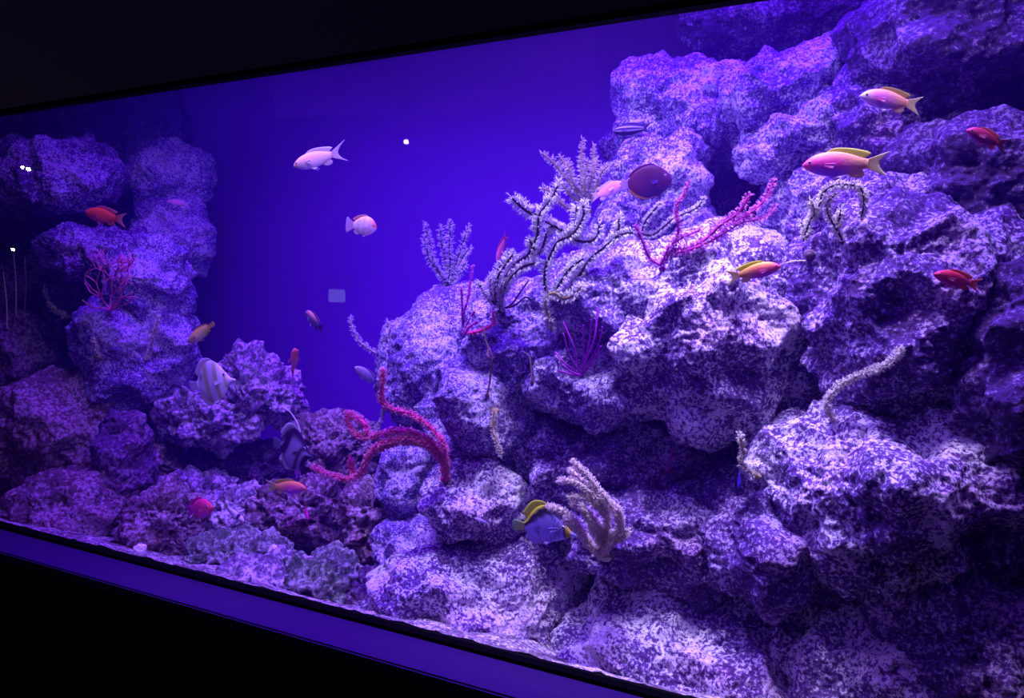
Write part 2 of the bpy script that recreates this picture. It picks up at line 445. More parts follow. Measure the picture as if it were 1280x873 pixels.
# ------------------------------------------------------------------ corals
def catmull(P, step):
    P = np.asarray(P, float)
    if len(P) == 2: P = np.array([P[0], (P[0]+P[1])/2, P[1]])
    E = np.vstack([2*P[0]-P[1], P, 2*P[-1]-P[-2]])
    out = []
    for i in range(1, len(E)-2):
        p0, p1, p2, p3 = E[i-1], E[i], E[i+1], E[i+2]
        n = max(2, int(np.linalg.norm(p2-p1)/step))
        for t in np.linspace(0, 1, n, endpoint=False):
            out.append(.5*((2*p1)+(-p0+p2)*t+(2*p0-5*p1+4*p2-p3)*t*t+(-p0+3*p1-3*p2+p3)*t**3))
    out.append(E[-2]); return np.array(out)
def frames(C):
    T = np.gradient(C, axis=0); T /= np.linalg.norm(T, axis=1)[:, None]+1e-9
    ref = np.array([.31, .77, .22]); A = np.zeros_like(C); 
    a = ref - T[0]*np.dot(ref, T[0]); a /= np.linalg.norm(a)
    for i in range(len(C)):
        a = a - T[i]*np.dot(a, T[i]); a /= np.linalg.norm(a)+1e-9; A[i] = a
    return T, A, np.cross(T, A)
def tube(C, R, sides=8):
    T, A, Bn = frames(C); n = len(C)
    ang = np.linspace(0, 2*math.pi, sides, endpoint=False)
    ring = np.cos(ang)[None, :, None]*A[:, None, :] + np.sin(ang)[None, :, None]*Bn[:, None, :]
    V = (C[:, None, :] + ring*R[:, None, None]).reshape(-1, 3)
    Fc = []
    for i in range(n-1):
        for j in range(sides):
            k = (j+1) % sides
            Fc.append((i*sides+j, i*sides+k, (i+1)*sides+k, (i+1)*sides+j))
    V = np.vstack([V, C[0]-T[0]*R[0]*.8, C[-1]+T[-1]*R[-1]*.9]); a, b = n*sides, n*sides+1
    for j in range(sides):
        k = (j+1) % sides
        Fc.append((a, k, j)); Fc.append((b, (n-1)*sides+j, (n-1)*sides+k))
    return V, Fc
def polyps(C, R, length, per_m, thick, rows=.5):
    """short soft feathery polyps standing off a stem all round"""
    T, A, Bn = frames(C)
    seg = np.linalg.norm(np.diff(C, axis=0), axis=1); tot = seg.sum()
    n = max(10, int(tot*per_m)); cum = np.concatenate([[0], np.cumsum(seg)])
    s = RNG.uniform(0, tot, n); i = np.clip(np.searchsorted(cum, s)-1, 0, len(C)-2)
    t = ((s-cum[i])/np.maximum(seg[i], 1e-9))[:, None]
    c = C[i]*(1-t)+C[i+1]*t
    # two broad rows along the flanks of the fan, which spreads parallel to the glass
    side = np.cross(T[i], np.array([.35, 1., 0.])); side /= np.linalg.norm(side, axis=1)[:, None]+1e-9
    nor = np.cross(side, T[i])
    ang = (RNG.normal(0, rows, n) + math.pi*RNG.integers(0, 2, n))[:, None]
    d = np.cos(ang)*side+np.sin(ang)*nor + T[i]*RNG.normal(-.1, .35, n)[:, None]
    # a little cluster at the tip
    m_ = max(4, n//28)
    tip = RNG.integers(0, m_, m_)
    c2 = np.repeat(C[:1], m_, 0); d2 = -T[:1]*1.0 + RNG.normal(0, .6, (m_, 3))
    c = np.vstack([c, c2]); d = np.vstack([d, d2]); n += m_
    d /= np.linalg.norm(d, axis=1)[:, None]
    rr = np.concatenate([R[i], np.full(m_, R[0])])[:, None]
    L = length*RNG.uniform(.55, 1.15, n)[:, None]
    base = c + d*rr*.7; mid = c + d*(rr+L*.6); top = c + d*(rr+L) + RNG.normal(0, .16, (n, 3))*L
    e1 = np.cross(d, RNG.normal(0, 1, (n, 3))); e1 /= np.linalg.norm(e1, axis=1)[:, None]
    e2 = np.cross(d, e1)
    V = []
    for k in range(3):
        w = math.cos(2*math.pi*k/3)*e1 + math.sin(2*math.pi*k/3)*e2
        V.append(base + w*thick*.7)
    for k in range(3):
        w = math.cos(2*math.pi*k/3)*e1 + math.sin(2*math.pi*k/3)*e2
        V.append(mid + w*thick)
    V.append(top)
    # two little side tentacles
    V.append(mid + (top-mid)*.55 + e1*L*.30); V.append(mid + (top-mid)*.55 - e1*L*.30)
    V = np.stack(V, 1).reshape(-1, 3)
    f = []
    o = (np.arange(n)*9)[:, None]
    tris = [(0, 1, 4), (0, 4, 3), (1, 2, 5), (1, 5, 4), (2, 0, 3), (2, 3, 5), (3, 4, 6), (4, 5, 6), (5, 3, 6), (3, 4, 7), (4, 5, 8)]
    T_ = np.concatenate([o+np.array([t_]) for t_ in tris], 0)
    return V, T_

def coral(name, label, cat, base, branches, Y, r=1.6, fuzz=4.5, stem=None, fur=None, out=.05, dens=1.0, lift=.014, group=None, tip=.75, sway=.02, follow=True, foot=True, rows=.5, thick=.0008):
    """branches run from tip to root in the photo's pixels; the colony stands where its base meets the rock"""
    if Y is None:
        Y = hitY(*base) - .004
        if Y > TB-.1: Y = .6
    s = scale_at(base[0], base[1], Y)
    b0 = np.array(at(base[0], base[1], Y))
    root = empty(name, Vector(b0), label, cat, group)
    for bi, br in enumerate(branches):
        opt = {}
        if isinstance(br[-1], dict): opt = br[-1]; br = br[:-1]
        pts = []; n = len(br)
        dd = random.uniform(-sway, sway)
        for i, p in enumerate(br):
            t = 1 - i/(n-1) if n > 1 else 0
            dist = math.hypot(p[0]-base[0], p[1]-base[1])*s
            y = Y - out*min(1, dist/.08) + dd*t
            if follow: y = min(y, hitY(*p)-lift)
            pts.append([p[0], p[1], max(y, .03)])
        pts = np.array(pts)
        for _ in range(2):                                  # even out jumps in depth
            if n > 2: pts[1:-1, 2] = np.minimum(pts[1:-1, 2], (pts[:-2, 2]+pts[2:, 2])/2+.01)
        C = catmull([np.array(at(*p)) for p in pts], s*2.2)
        rr = r*s*opt.get('r', 1.)
        R = np.linspace(rr*tip, rr, len(C))
        V, Fc = tube(C-b0, R)
        nm = 'branch' if len(branches) > 1 else 'stem'
        bo = link(nm, mesh_np(nm, V, Fc), opt.get('stem', stem), root)
        if fuzz and not opt.get('bare'):
            V, T_ = polyps(C-b0, R, 1.25*fuzz*s*opt.get('f', 1.), dens*1500/ (s/.0015), thick*s/.0015, rows)
            tag(link('polyps', fast_tri_mesh('polyps', V, T_), fur, bo, False), None, None, None, 'stuff')
    if foot:
        V, T = ico(4)
        V = V*np.array([r*s*2.6, r*s*2.2, r*s*1.8]); V = V*(1+.25*pnoise(V/(r*s*1.2), 5)[:, None])
        link('holdfast', fast_tri_mesh('holdfast', V, T), stem, root)
    return root

m_stem_dk = soft_mat('dark_umber_stem', (.05, .025, .045), 0)
m_stem_yl = soft_mat('tan_stem', (.42, .32, .14), 0)
m_stem_bg = soft_mat('beige_stem', (.70, .60, .48), 0)
m_fur_wh = soft_mat('white_polyps', (1, .99, .95), .3, .6, .05)
m_fur_yl = soft_mat('cream_polyps', (1, 1, .82), .25, .6, .05)
m_fur_bg = soft_mat('beige_polyps', (1, .93, .80), .25, .6, .1)
m_fur_lil = soft_mat('lilac_polyps', (.92, .86, 1), .3, .6, .1)
m_pink = soft_mat('crimson_stem', (1, .05, .30), 0)
m_fur_pk = soft_mat('pink_polyps', (1, .34, .60), .25, .6, .1)
m_mag = soft_mat('magenta_stem', (.50, .03, .34), 0)
m_fur_mag = soft_mat('violet_pink_polyps', (1, .36, .85), .3)
m_whip = soft_mat('deep_violet_whip', (.46, .03, .58), 0)
m_twig = soft_mat('brown_twig', (.30, .17, .14), 0)
m_rose = soft_mat('rose_twig', (.95, .26, .46), 0)

coral('sea_plume', 'pale feathery sea plume on the dome edge against the blue water', 'coral', (560, 357),
      [[(532, 282), (538, 308), (542, 327), (551, 343), (559, 355)], [(530, 298), (537, 324), (548, 340), (557, 352)],
       [(551, 285), (552, 305), (557, 327), (559, 354)], [(563, 278), (562, 311), (563, 330), (560, 355)],
       [(585, 285), (574, 318), (567, 342), (561, 356)], [(587, 311), (579, 322), (572, 336), (563, 354)],
       [(582, 329), (573, 345), (564, 355)], [(568, 333), (565, 345), (561, 355)]], None, 1.1, 5.2, m_stem_dk, m_fur_lil, .0, 1.3)
coral('sea_rod_bush', 'spiky pale sea rod bush standing behind the large branching coral', 'coral', (736, 264),
      [[(679, 192), (695, 206), (707, 222), (721, 240), (729, 252)], [(728, 177), (727, 200), (727, 231), (730, 252)],
       [(710, 203), (716, 225), (725, 243), (730, 254)], [(735, 202), (732, 228), (731, 252)],
       [(747, 200), (740, 225), (735, 240), (731, 254)], [(774, 207), (757, 211), (747, 228), (740, 248), (732, 255)],
       [(752, 208), (746, 234), (733, 254)], [(678, 236), (689, 240), (701, 253), (716, 263), (728, 258)],
       [(696, 222), (707, 237), (720, 250), (730, 256)], [(742, 182), (741, 205), (737, 230), (732, 252)], [(700, 196), (712, 214), (722, 236), (729, 250)]],
      .73, 1.9, 4., m_stem_yl, m_fur_yl, .03, .9)
big = [[(599, 355), (607, 370), (616, 378), (625, 382)], [(636, 318), (624, 336), (614, 352), (616, 373), (625, 381)],
       [(641, 319), (631, 333), (622, 349), (620, 373), (625, 383)],
       [(695, 284), (686, 285), (682, 299), (676, 315), (664, 319), (645, 329), (633, 346), (625, 367), (626, 386), {'r': 1.25}],
       [(669, 329), (652, 335), (636, 352), (628, 373), (626, 386)],
       [(641, 248), (652, 259), (664, 267), (674, 270), {'f': 1.35}], [(697, 233), (689, 250), (675, 268), (672, 293), (667, 306), (660, 320), {'f': 1.3}],
       [(662, 300), (668, 312), (664, 319)], [(682, 277), (701, 287), (713, 295), {'f': 1.25}],
       [(729, 257), (730, 268), (723, 284), (713, 295), (698, 302), (689, 318), (682, 336), (682, 361), (690, 372), {'f': 1.2}],
       [(721, 259), (720, 281), (716, 292), {'f': 1.2}],
       [(774, 274), (772, 293), (757, 308), (738, 324), (726, 342), (713, 361), (705, 371), {'f': 1.1}], [(791, 291), (775, 294), (768, 299), {'f': .8}],
       [(749, 282), (747, 295), (738, 302), (722, 301), (713, 295)], [(729, 324), (713, 336), (698, 358), (694, 366)],
       [(727, 358), (716, 370), (703, 373), (695, 367), (686, 369), (682, 380), (687, 398), (690, 414), {'stem': m_stem_yl}],
       [(664, 375), (656, 372), (645, 381), (630, 386), {'bare': True, 'r': .7}], [(660, 352), (650, 366), (640, 380), (628, 387), {'bare': True, 'r': .7}]]
coral('branching_sea_rod', 'large branching coral with dark stems and long white fuzz', 'coral', (627, 389), big, None, 1.9, 5.6, m_stem_dk, m_fur_wh, .07, 1.6, rows=.45)
coral('sea_rod', 'thin yellowish sea rod forking in front of the magenta sea fan', 'coral', (802, 294),
      [[(880, 249), (870, 261), (843, 273), (830, 284), (816, 294), (803, 293)], [(827, 254), (815, 266), (805, 281), (803, 292)]], None, 1.6, 3.6, m_stem_dk, m_fur_yl, .04, 1.8)
coral('sea_fan', 'magenta fuzzy sea fan spreading in front of the cave mouth', 'coral', (828, 336),
      [[(861, 228), (855, 243), (845, 261), (848, 289), (838, 318), {'f': .6}], [(795, 283), (803, 302), (813, 324), (827, 332), {'f': .8}],
       [(936, 246), (923, 266), (899, 283), (889, 293), (866, 309), (840, 314), (828, 330), {'r': 1.3}],
       [(966, 228), (959, 246), (939, 266), (909, 283), (893, 299), (866, 311), (838, 318)],
       [(969, 259), (953, 273), (930, 278), (908, 290), (893, 299), {'r': .6}], [(874, 288), (850, 299), (836, 310), (828, 330), {'r': .8}]],
      None, 1.7, 4.2, m_mag, m_fur_mag, .04, 1.2)
coral('sea_rod', 'pale coral arching over beneath the largest pink and yellow fish', 'coral', (1053, 303),
      [[(1077, 271), (1080, 251), (1075, 235), (1057, 231), (1040, 233), (1028, 243), (1024, 258), (1012, 278), (1005, 301)],
       [(1045, 243), (1034, 254), (1036, 270), (1044, 284), (1053, 300)], [(1001, 278), (1009, 290), (1008, 296)],
       [(1051, 262), (1049, 275), (1047, 285)], [(1014, 251), (1018, 263), (1018, 270)]], None, 1.5, 5., m_stem_dk, m_fur_yl, .04, 2.2, rows=.7)
coral('sea_rod', 'pale rod curling out into the blue water from the dome edge', 'coral', (478, 458),
      [[(438, 399), (443, 416), (453, 430), (472, 442), (484, 441)], [(505, 403), (492, 416), (483, 432), (477, 457)], [(485, 402), (487, 416), (486, 426)]],
      .5, 1.6, 3.6, m_stem_bg, m_fur_lil, .0, 1.3, follow=False)
coral('sea_rod', 'thin white rod looping behind the pink sea rods', 'coral', (478, 500),
      [[(410, 522), (419, 532), (435, 539), (460, 543), (472, 534), (478, 522), (480, 502)]], .47, 1.5, 3.2, m_stem_bg, m_fur_wh, .0, 1.2, follow=False)
coral('pink_sea_rod', 'bright pink fuzzy sea rods trailing out over the loose rocks', 'coral', (557, 598),
      [[(479, 466), (477, 494), (479, 505), (494, 512), (518, 520), (540, 537), (554, 556), (557, 580), (557, 597)],
       [(434, 518), (437, 534), (450, 546), (469, 545), (494, 539), (518, 542), (537, 552), (552, 568), (556, 590)],
       [(393, 585), (413, 594), (436, 599), (452, 591), (460, 571), (475, 556), (494, 550), (515, 548), (534, 556), (552, 575)],
       [(438, 573), (440, 587), (443, 597)], [(437, 518), (454, 528), (460, 543)], [(475, 562), (500, 553), (534, 557), (550, 572), {'r': .8}]],
      None, 2.5, 3.6, m_pink, m_fur_pk, .06, 2.2, rows=1.3, thick=.0010)
coral('sea_whip', 'slim purple sea whip with bare side twigs on the dome', 'coral', (580, 417),
      [[(591, 333), (585, 373), (580, 392), (580, 416)], [(577, 360), (578, 389), (579, 410)], [(593, 390), (585, 404), (580, 415)], [(597, 402), (586, 410), (580, 417)]],
      None, 1.5, 1.6, m_mag, m_fur_mag, .03, .8)
coral('pink_sea_rod', 'short pink fuzzy stub bent on the pale ledge', 'coral', (589, 417), [[(616, 390), (617, 404), (605, 412), (589, 417)]], None, 2.0, 3., m_pink, m_fur_mag, .02, 1.2)
coral('bare_twig', 'crooked bare brown twig hanging down the lit rock face', 'coral', (609, 494), [[(604, 410), (608, 429), (614, 444), (613, 472), (609, 494)], [(611, 436), (609, 444), (613, 448)]], None, 1.3, 0, m_twig, None, .02)
coral('bare_twig', 'short hooked reddish twig above a small hollow', 'coral', (665, 479), [[(654, 440), (662, 447), (665, 478)]], None, 1.1, 0, m_twig, None, .02)
coral('sea_rod', 'short yellow fuzzy coral stub on the lit rock face', 'coral', (619, 514), [[(625, 568), (622, 556), (617, 537), (619, 514)]], None, 2.3, 3.4, m_stem_yl, m_fur_yl, .03, 2.2)
coral('whip_bush', 'small bush of smooth violet whips above the wide overhang', 'coral', (727, 470),
      [[(747, 386), (743, 423), (731, 454), (728, 468)], [(729, 407), (729, 440), (728, 466)], [(704, 403), (716, 431), (723, 458), (727, 468)],
       [(704, 417), (712, 445), (724, 464)], [(753, 409), (747, 434), (733, 458), (729, 468)], [(694, 440), (706, 454), (722, 466)],
       [(702, 456), (714, 465), (725, 469)], [(751, 433), (741, 452), (730, 467)], [(700, 464), (714, 468), (724, 470)], [(739, 400), (736, 430), (729, 462)]],
      None, 1.25, 0, m_whip, None, .05, sway=.05)
plume = [[(718, 578), (731, 591), (742, 604), (753, 622), (759, 641), (758, 663), (754, 690)], [(700, 601), (717, 602), (735, 613), (750, 628), (758, 645)],
         [(713, 622), (724, 620), (740, 628), (757, 641)], [(735, 652), (748, 659), (758, 668)], [(687, 634), (704, 639), (717, 650), (729, 666), (740, 685), (753, 692)],
         [(754, 617), (762, 630), (772, 644), (775, 657), (770, 668), (761, 680), (756, 690)], [(772, 633), (775, 648), (775, 657)],
         [(784, 663), (779, 672), (768, 671)], [(714, 588), (731, 606), (748, 622)], [(727, 633), (737, 652), (748, 674), (754, 690)],
         [(708, 650), (722, 663), (735, 680), (752, 693)], [(716, 630), (732, 640), (746, 655), (757, 672)]]
coral('sea_plume', 'big beige feathery sea plume beside the dotted butterflyfish', 'coral', (757, 696), plume, None, 3.4, 3.2, m_stem_bg, m_fur_bg, .05, 3.0, rows=1.4)
coral('sea_rod', 'single long curled pale rod above the lit ledge near the glass', 'coral', (1041, 525), [[(1125, 438), (1109, 456), (1078, 468), (1051, 481), (1034, 501), (1035, 514), (1041, 525)]], None, 2.0, 4.6, m_stem_bg, m_fur_yl, .05, 2.2, rows=1.2)
coral('sea_rod', 'bent pale rod hanging at the lower end of the diagonal crevice', 'coral', (946, 596), [[(925, 544), (929, 567), (926, 579), (946, 596)]], None, 2.3, 3.6, m_stem_yl, m_fur_yl, .03, 2.2, rows=1.2)
coral('sea_rod', 'thin curved pale rod on the dark rock of the far tower', 'coral', (84, 396), [[(56, 359), (60, 376), (69, 388), (84, 396)]], None, 1.7, 2.8, m_stem_yl, m_fur_yl, .04, 1.8, lift=.03)
coral('sea_rod', 'tiny yellowish rod at the edge of the egg shaped tower rock', 'coral', (122, 446), [[(116, 424), (120, 435), (122, 446)]], None, 2., 3.0, m_stem_yl, m_fur_yl, .03, 2., lift=.025)
coral('sea_rod', 'slender pale rod on the front of the egg shaped tower rock', 'coral', (182, 448), [[(199, 397), (192, 418), (188, 438), (182, 448)]], None, 1.6, 2.6, m_stem_bg, m_fur_yl, .03, 1.8, lift=.025)
coral('beaded_twig', 'beaded whitish twig just ahead of the orange and yellow fish', 'coral', (1007, 327), [[(976, 331), (991, 327), (1007, 326)]], None, .9, .8, m_stem_bg, m_fur_lil, .02, .6)
coral('sea_whip', 'small dim magenta stub in the shade under the wide overhang', 'coral', (836, 588), [[(842, 558), (838, 572), (836, 588)]], None, 2., 0, m_mag, None, .02)
for i, (a, b_) in enumerate((((4, 340), (9, 410)), ((17, 318), (20, 395)), ((31, 322), (31, 388)))):
    lab = ('thin grey whip nearest the window end in the far corner', 'middle one of three thin grey whips in the far corner', 'thin grey whip nearest the curved pale rod')[i]
    coral('thin_whip', lab, 'coral', b_, [[a, ((a[0]+b_[0])/2+1.5, (a[1]+b_[1])/2), b_]], None, .7, 0, m_stem_bg, None, .01, group='thin whips in the far corner')

# pink twig fan: thin forking twigs
def twig_fan(base, tips_seed):
    rnd = random.Random(tips_seed); br = []
    def grow(p, ang, ln, depth, path):
        q = p
        pts = [p]
        for _ in range(3):
            ang += rnd.uniform(-.25, .25)
            q = (q[0]+math.cos(ang)*ln/3, q[1]-math.sin(ang)*ln/3); pts.append(q)
        if 103 < q[0] < 172 and 303 < q[1]:
            br.append(list(reversed(pts))+[{'r': .6+.16*depth}])
            if depth > 0:
                for da in (rnd.uniform(.25, .75), -rnd.uniform(.25, .75)):
                    grow(q, ang+da, ln*rnd.uniform(.75, .98), depth-1, pts)
    for a in (2.8, 2.4, 2.0, 1.65, 1.25, .9, .5):
        grow(base, a, 20, 4, [])
    return br
coral('twig_fan', 'pink twiggy sea fan on the front of the far tower', 'coral', (138, 388), twig_fan((138, 388), 5), None, 1.0, 0, m_rose, None, .05, sway=.04)

# ------------------------------------------------------------------ fish
m_skin = attr_mat('fish_skin', .5, .2, 0, 260)
m_fin = attr_mat('fish_fin', .5, .2, .4)
m_eyew = flat('fish_eye', (.55, .5, .55), .15, .6)
m_pupil = flat('fish_pupil', (.01, .01, .012), .1, .6)
def lerp(a, b, t): return np.asarray(a)*(1-t)+np.asarray(b)*t
def smooth(a, b, x):
    t = np.clip((x-a)/(b-a), 0, 1); return t*t*(3-2*t)

PROF = {
 'anthias': dict(s=[0, .012, .05, .12, .2, .3, .4, .5, .6, .68, .76], t=[.005, .025, .062, .105, .132, .148, .147, .132, .104, .076, .058],
                 b=[-.008, -.024, -.05, -.085, -.112, -.13, -.133, -.118, -.088, -.060, -.045], w=.42, eye=(.085, .028, .021)),
 'deep': dict(s=[0, .012, .05, .12, .2, .3, .4, .5, .6, .68, .76], t=[.01, .05, .12, .20, .25, .28, .275, .25, .20, .14, .085],
              b=[-.015, -.04, -.09, -.15, -.2, -.235, -.24, -.22, -.17, -.115, -.075], w=.34, eye=(.11, .06, .03)),
 'disk': dict(s=[0, .02, .1, .16, .25, .35, .45, .55, .65, .74, .80], t=[-.02, -.005, .03, .11, .25, .35, .385, .36, .28, .15, .07],
              b=[-.045, -.05, -.07, -.12, -.22, -.32, -.36, -.345, -.27, -.15, -.06], w=.17, eye=(.19, .10, .028)),
 'slim': dict(s=[0, .012, .05, .12, .2, .3, .4, .5, .6, .7, .8], t=[.004, .02, .042, .066, .082, .09, .09, .084, .072, .056, .04],
              b=[-.006, -.02, -.04, -.062, -.078, -.086, -.086, -.078, -.064, -.048, -.034], w=.62, eye=(.075, .022, .016)),
 'tang': dict(s=[0, .012, .05, .12, .2, .3, .4, .55, .7, .8, .86], t=[0, .05, .12, .2, .27, .32, .335, .31, .24, .15, .07],
              b=[-.02, -.06, -.12, -.19, -.25, -.30, -.32, -.30, -.22, -.13, -.06], w=.22, eye=(.12, .09, .022)),
}
PROF['halfdisk'] = dict(PROF['disk'], b=[-.045, -.05, -.065, -.09, -.13, -.17, -.19, -.185, -.15, -.10, -.05], eye=(.19, .08, .026))
def fin_sheet(base, edge, nu, nv, thick, col0, col1, y0=0., fold=.0):
    """a thin two-sided fin between its root line and its outer edge (x, z lists)"""
    def samp(P, n):
        P = np.asarray(P, float); d = np.concatenate([[0], np.cumsum(np.linalg.norm(np.diff(P, axis=0), axis=1)+1e-9)]); d /= d[-1]
        u = np.linspace(0, 1, n); return np.stack([np.interp(u, d, P[:, 0]), np.interp(u, d, P[:, 1])], 1)
    A, E = samp(base, nu), samp(edge, nu)
    v = np.linspace(0, 1, nv)
    G = A[:, None, :]*(1-v)[None, :, None] + E[:, None, :]*v[None, :, None]
    ridge = (np.arange(nu) % 2)[:, None]*thick*.7*np.ones(nv)[None, :]
    th = thick*(1-.75*v)[None, :]*np.ones((nu, 1)) + ridge*(1-v*.5)[None, :]
    off = fold*(v**1.5)[None, :]*np.ones((nu, 1)) + y0
    X, Z = G[..., 0], G[..., 1]
    F1 = np.stack([X, off+th, Z], -1).reshape(-1, 3); F2 = np.stack([X, off-th, Z], -1).reshape(-1, 3)
    idx = np.arange(nu*nv).reshape(nu, nv); N = nu*nv
    fc = []
    for i in range(nu-1):
        for j in range(nv-1):
            a, b, c, d = idx[i, j], idx[i+1, j], idx[i+1, j+1], idx[i, j+1]
            fc.append((a, b, c, d)); fc.append((a+N, d+N, c+N, b+N))
    rim = [(idx[i, 0], idx[i+1, 0]) for i in range(nu-1)] + [(idx[-1, j], idx[-1, j+1]) for j in range(nv-1)] + \
          [(idx[i+1, -1], idx[i, -1]) for i in range(nu-2, -1, -1)] + [(idx[0, j+1], idx[0, j]) for j in range(nv-2, -1, -1)]
    for a, b in rim: fc.append((b, a, a+N, b+N))
    t = np.tile(v[None, :], (nu, 1)).reshape(-1, 1)
    c = np.asarray(col0)[None]*(1-t)+np.asarray(col1)[None]*t
    ray_ = np.where((np.arange(nu) % 2)[:, None]*np.ones(nv)[None, :] > 0, 1.0, .82).reshape(-1, 1)
    return np.vstack([F1, F2]), fc, np.vstack([c*ray_, c*ray_])

def fish(name, label, cat, nose, tail, prof, colf, fins, dY=0., Y=.25, roll=0., bend=0., hgt=1., lift=.03, group=None, tailshape='fork', dorsal='anthias', pect=True, fat=1., filament=False, front=True):
    """nose and tail end in the photo's pixels, at depth Y (tail at Y+dY)"""
    pr = PROF[prof]
    yn, yt = Y, Y+dY
    if front:
        lim = min(hitY(*nose), hitY(*tail), hitY((nose[0]+tail[0])/2, (nose[1]+tail[1])/2)) - lift
        sh = max(0, max(yn, yt) - lim); yn -= sh; yt -= sh
    a, b = at(*nose, max(.04, yn)), at(*tail, max(.04, yt))
    Lh = (a-b).length
    fx = (a-b).normalized(); fz = (Vector((0, 0, 1)) - fx*fx.z).normalized()
    fy = fz.cross(fx)
    Mx = Matrix((fx, fy, fz)).transposed().to_4x4() @ Matrix.Rotation(roll, 4, 'X')
    Mx.translation = (a+b)/2
    root = empty(name, (0, 0, 0), label, cat, group)
    root.matrix_world = Mx
    def place(V):                                   # x: 0 nose .. 1 tail -> forward axis, with the body's bend
        V = np.array(V, float); x = V[:, 0].copy()
        V[:, 1] += bend*np.clip(x-.3, 0, 1)**2
        V[:, 0] = .5 - x
        return V*Lh
    def put(nm, V, fc, cols, mat, parent=root):
        return link(nm, mesh_np(nm, place(V), fc, cols), mat, parent)
    S = np.array(pr['s']); ns = 44; u = np.linspace(0, 1, ns)**1.35; s = S[-1]*u
    def ci(vals):
        v = np.interp(s, S, vals); k = np.array([.25, .5, .25])
        for _ in range(2): v[1:-1] = np.convolve(v, k, 'valid')
        return v
    t, bo = ci(pr['t'])*hgt, ci(pr['b'])*hgt
    mid, hh = (t+bo)/2, (t-bo)/2
    wd = np.sqrt(np.clip(hh, 0, 9)/max(hh))*max(hh)*pr['w']*fat*np.interp(s/S[-1], [0, .12, .35, .7, 1], [.75, 1.02, 1, .62, .3])
    na = 28; an = np.linspace(0, 2*math.pi, na, endpoint=False)
    cy, cz = np.cos(an), np.sin(an)
    V = np.stack([np.repeat(s[:, None], na, 1), wd[:, None]*np.sign(cy)*np.abs(cy)**1.15, mid[:, None]+hh[:, None]*cz], -1).reshape(-1, 3)
    ss = np.repeat(s/S[-1], na); vv = np.tile(cz, ns)
    cols = colf(ss, vv)
    fc = [(i*na+j, (i+1)*na+j, (i+1)*na+(j+1) % na, i*na+(j+1) % na) for i in range(ns-1) for j in range(na)]
    fc = [f[::-1] for f in fc]
    V = np.vstack([V, [0-.004, 0, mid[0]], [s[-1], 0, mid[-1]]]); cols = np.vstack([cols, cols[:1], cols[-1:]])
    n = ns*na
    fc += [(n, j, (j+1) % na) for j in range(na)][::-1] + [(n+1, (ns-1)*na+(j+1) % na, (ns-1)*na+j) for j in range(na)]
    put('body', V, fc, cols, m_skin)
    def top(x): return float(np.interp(x, s, t))
    def bot(x): return float(np.interp(x, s, bo))
    xe = s[-1]; pt, pb = t[-1], bo[-1]
    f0, f1 = fins['tail']
    sp = fins.get('spread', .15)
    if tailshape == 'fork':
        E = [(.99, sp), (.955, sp*.72), (.90, sp*.3), (.885, 0), (.90, -sp*.3), (.955, -sp*.72), (.99, -sp)]
    elif tailshape == 'lyre':
        E = [(1.04, sp*1.15), (.93, sp*.62), (.87, sp*.2), (.865, 0), (.87, -sp*.2), (.93, -sp*.62), (1.03, -sp*1.05)]
    else:
        E = [(.96, sp*.9), (.99, sp*.55), (1.0, 0), (.99, -sp*.55), (.96, -sp*.9)]
    Vv, ff, cc = fin_sheet([(xe-.03, pt*.85), (xe-.03, pb*.85)], E, 17, 9, .0035, f0, f1); put('tail_fin', Vv, ff, cc, m_fin)
    d0, d1 = fins['dorsal']
    if dorsal == 'anthias':
        X = np.linspace(.24, .70, 11); Bs = [(x, top(x)-.02) for x in X]
        h = np.interp(X, [.24, .3, .45, .6, .66, .70], [.012, .045, .052, .062, .068, .05])*fins.get('dh', 1)
        E = [(x+.035+(x-.24)*.12, top(x)+hh_) for x, hh_ in zip(X, h)]
    elif dorsal == 'disk':
        X = np.linspace(.30, xe-.06, 13); Bs = [(x, top(x)-.03) for x in X]
        h = np.interp(X, [.30, .42, .6, xe-.06], [.01, .05, .09, .07])*fins.get('dh', 1)
        E = [(x+.03+(x-.3)*.10, top(x)+hh_) for x, hh_ in zip(X, h)]
    else:
        X = np.linspace(.22, xe-.05, 13); Bs = [(x, top(x)-.015) for x in X]
        h = np.interp(X, [.22, .3, .6, xe-.05], [.01, .03, .035, .03])*fins.get('dh', 1)
        E = [(x+.03, top(x)+hh_) for x, hh_ in zip(X, h)]
    Vv, ff, cc = fin_sheet(Bs, E, 27, 6, .003, d0, d1); put('dorsal_fin', Vv, ff, cc, m_fin)
    a0, a1 = fins['anal']
    if dorsal == 'disk':
        X = np.linspace(.5, xe-.05, 9); h = np.interp(X, [.5, .62, xe-.05], [.02, .09, .06])*fins.get('dh', 1)
    elif dorsal == 'long':
        X = np.linspace(.42, xe-.05, 9); h = np.interp(X, [.42, .55, xe-.05], [.015, .03, .03])
    else:
        X = np.linspace(.53, .69, 7); h = np.interp(X, [.53, .6, .66, .69], [.03, .075, .085, .05])
    Vv, ff, cc = fin_sheet([(x, bot(x)+.02) for x in X], [(x+.05, bot(x)-hh_) for x, hh_ in zip(X, h)], 13, 6, .003, a0, a1); put('anal_fin', Vv, ff, cc, m_fin)
    p0, p1 = fins['pelvic']
